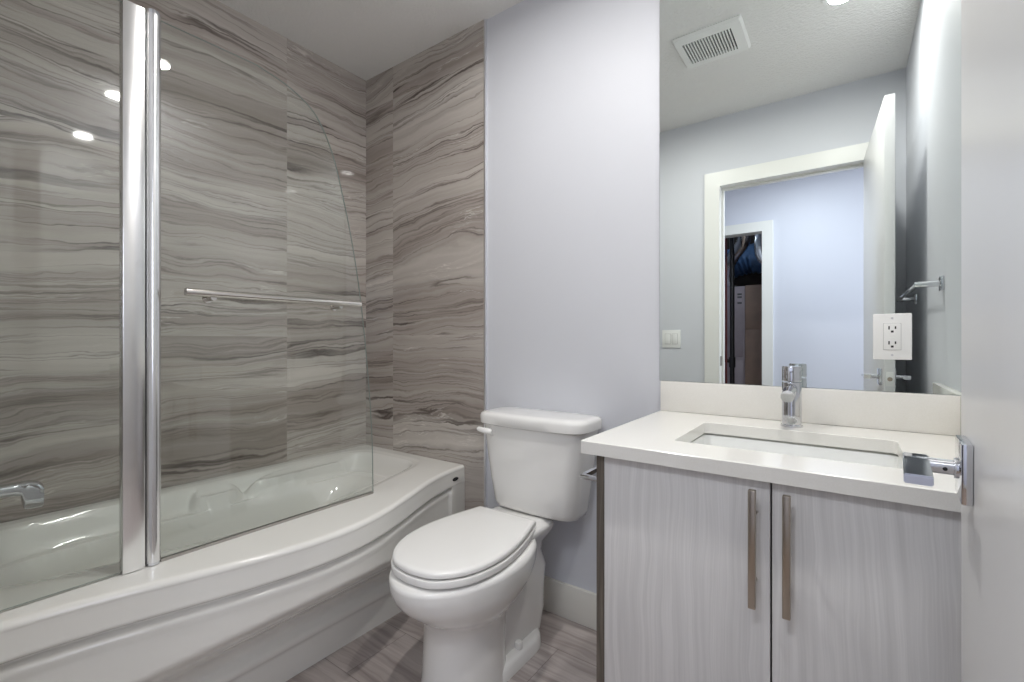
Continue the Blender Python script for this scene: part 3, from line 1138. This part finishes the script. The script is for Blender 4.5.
def lever_set(sgn):
    """square rose, round spindle and flat lever; sgn -1 on the camera-side face"""
    x0 = 0.0 if sgn < 0 else .033
    yc, zc = .675, .916
    s = sgn
    bm = bmesh.new()
    xa, xb = sorted((x0 + s * .0001, x0 + s * .010))
    box(bm, xa, xb, yc - .033, yc + .033, zc - .033, zc + .033, .0016)
    rose = link('door_handle', bm, 'chrome', door, 35)
    bm = bmesh.new()
    tube(bm, (x0 + s * .009, yc, zc), (x0 + s * .045, yc, zc), .0085, 24)
    tube(bm, (x0 + s * .009, yc, zc), (x0 + s * .0135, yc, zc), .0115, 24)
    link('spindle', bm, 'chrome', rose, 40)
    bm = bmesh.new()
    tube(bm, (x0 + s * .021, yc - .0080, zc - .001), (x0 + s * .021, yc - .0088, zc - .001), .0022, 14)
    link('set_screw', bm, 'slot', rose, 40)
    bm = bmesh.new()
    xa, xb = sorted((x0 + s * .034, x0 + s * .058))
    secs = []
    for y, zt, th in ((yc + .022, zc + .0075, .016), (yc - .008, zc + .0075, .016), (yc - .022, zc + .0065, .011), (yc - .05, zc + .005, .0105), (yc - .082, zc + .004, .0105)):
        secs.append([bm.verts.new(p) for p in ((xa, y, zt), (xb, y, zt), (xb, y, zt - th), (xa, y, zt - th))])
    skin(bm, secs)
    bmesh.ops.bevel(bm, geom=bm.edges[:], offset=.0012, segments=2, affect='EDGES')
    link('lever', bm, 'chrome', rose, 35)


lever_set(-1)
lever_set(1)
bm = bmesh.new()
box(bm, .005, .028, .7645, .7662, .912 - .028, .912 + .028, .0005)
lp = link('latch_plate', bm, 'plastic', door, 35)
bm = bmesh.new()
tube(bm, (.0165, .765, .912), (.0165, .772, .912), .008, 18)
link('latch_bolt', bm, 'satin', lp, 40)
door.location = (0.0690, 0.048, 0)
door.rotation_euler = (0, 0, math.radians(-3.6))

# ------------------------------------------------------------------ utility room glimpsed through the hall doorway, in the mirror
fu = thing('furnace', (-1.02, -2.35, 0), 'grey steel furnace cabinet with paper notices in the utility room', 'furnace')
bm = bmesh.new()
box(bm, -1.16, -0.845, -2.7, -2.1, 0, 1.62, .006)
fk = [link('cabinet', bm, 'furnace', None, 35)]
fk.append(bx('access_panel', -1.14, -0.865, -2.1, -2.094, .10, .86, 'furnace', bev=.002))
fk.append(bx('access_panel', -1.14, -0.865, -2.1, -2.094, .90, 1.57, 'furnace', bev=.002))
for z in (1.44, 1.50, 1.53):
    fk.append(bx('notice', -0.915, -0.875, -2.0938, -2.093, z, z + .018, 'ink'))
adopt(fu, *fk)
tkx = thing('storage_cabinet', (-0.70, -2.3, 0), 'brown steel cabinet beside the furnace in the utility room', 'cabinet')
bm = bmesh.new()
box(bm, -0.838, -0.525, -2.6, -2.05, 0, 1.62, .006)
k1 = link('cabinet_body', bm, 'brown', None, 35)
k2 = bx('door', -0.83, -0.535, -2.05, -2.042, .05, 1.17, 'brown', bev=.002)
k3 = bx('door', -0.83, -0.535, -2.05, -2.042, 1.18, 1.60, 'brown', bev=.002)
adopt(tkx, k1, k2, k3)


def flex(name, pts, r, mat, label, cat):
    bm = bmesh.new()
    dp = catmull([Vector(p) for p in pts], 10)
    rad = [r * (1 + (.05 if i % 2 else -.05)) for i in range(len(dp))]
    sweep(bm, dp, r, 18, rad)
    return tag(link(name, bm, mat, None, 60), label, cat)


flex('duct', [(-.815, -1.86, 2.42), (-.815, -1.88, 2.25), (-.84, -1.99, 2.06), (-.96, -2.13, 1.94), (-1.05, -2.25, 1.80), (-1.03, -2.32, 1.655)], .062, 'foil', 'shiny bent flexible duct rising above the furnace', 'duct')
flex('duct', [(-.50, -1.95, 1.88), (-.60, -1.90, 1.83), (-.665, -1.88, 1.87), (-.68, -1.88, 2.0), (-.66, -1.9, 2.2)], .05, 'foil', 'smaller shiny curved duct next to the utility door frame', 'duct')
flex('insulation', [(-1.35, -2.5, 2.0), (-1.1, -2.5, 1.92), (-.85, -2.5, 1.96), (-.56, -2.5, 1.92)], .16, 'wrap', 'blue wrapped insulated duct behind the shiny ducts', 'duct')
bm = bmesh.new()
tube(bm, (-0.925, -1.88, 0.0), (-0.925, -1.88, 1.90), .022, 20)
tube(bm, (-0.925, -1.88, 1.90), (-0.945, -1.88, 2.43), .022, 20)
dp = link('drain_pipe', bm, 'abs', None, 40)
tag(dp, 'black vertical drain pipe standing in front of the furnace', 'pipe')
bm = bmesh.new()
tube(bm, (-0.925, -1.88, .86), (-1.30, -1.88, .90), .020, 20)
link('branch', bm, 'abs', dp, 40)
bm = bmesh.new()
tube(bm, (-0.925, -1.88, .80), (-0.925, -1.88, .90), .030, 20)
link('coupling', bm, 'abs', dp, 40)
bm = bmesh.new()
tube(bm, (-.965, -1.80, 0.0), (-.965, -1.80, 2.43), .009, 14)
tag(link('water_pipe', bm, 'red_pipe', None, 40), 'thin dark red water pipe beside the black drain pipe', 'pipe')
for y, z, lb in ((-1.75, 2.20, 'grey metal pipe crossing under the utility room ceiling, closest to the door'), (-2.0, 2.30, 'grey metal pipe crossing under the utility room ceiling, behind the other')):
    bm = bmesh.new()
    tube(bm, (-2.4, y, z), (-.525, y, z), .022, 16)
    tag(link('ceiling_pipe', bm, 'foil', None, 40), lb, 'pipe', 'utility room ceiling pipes')
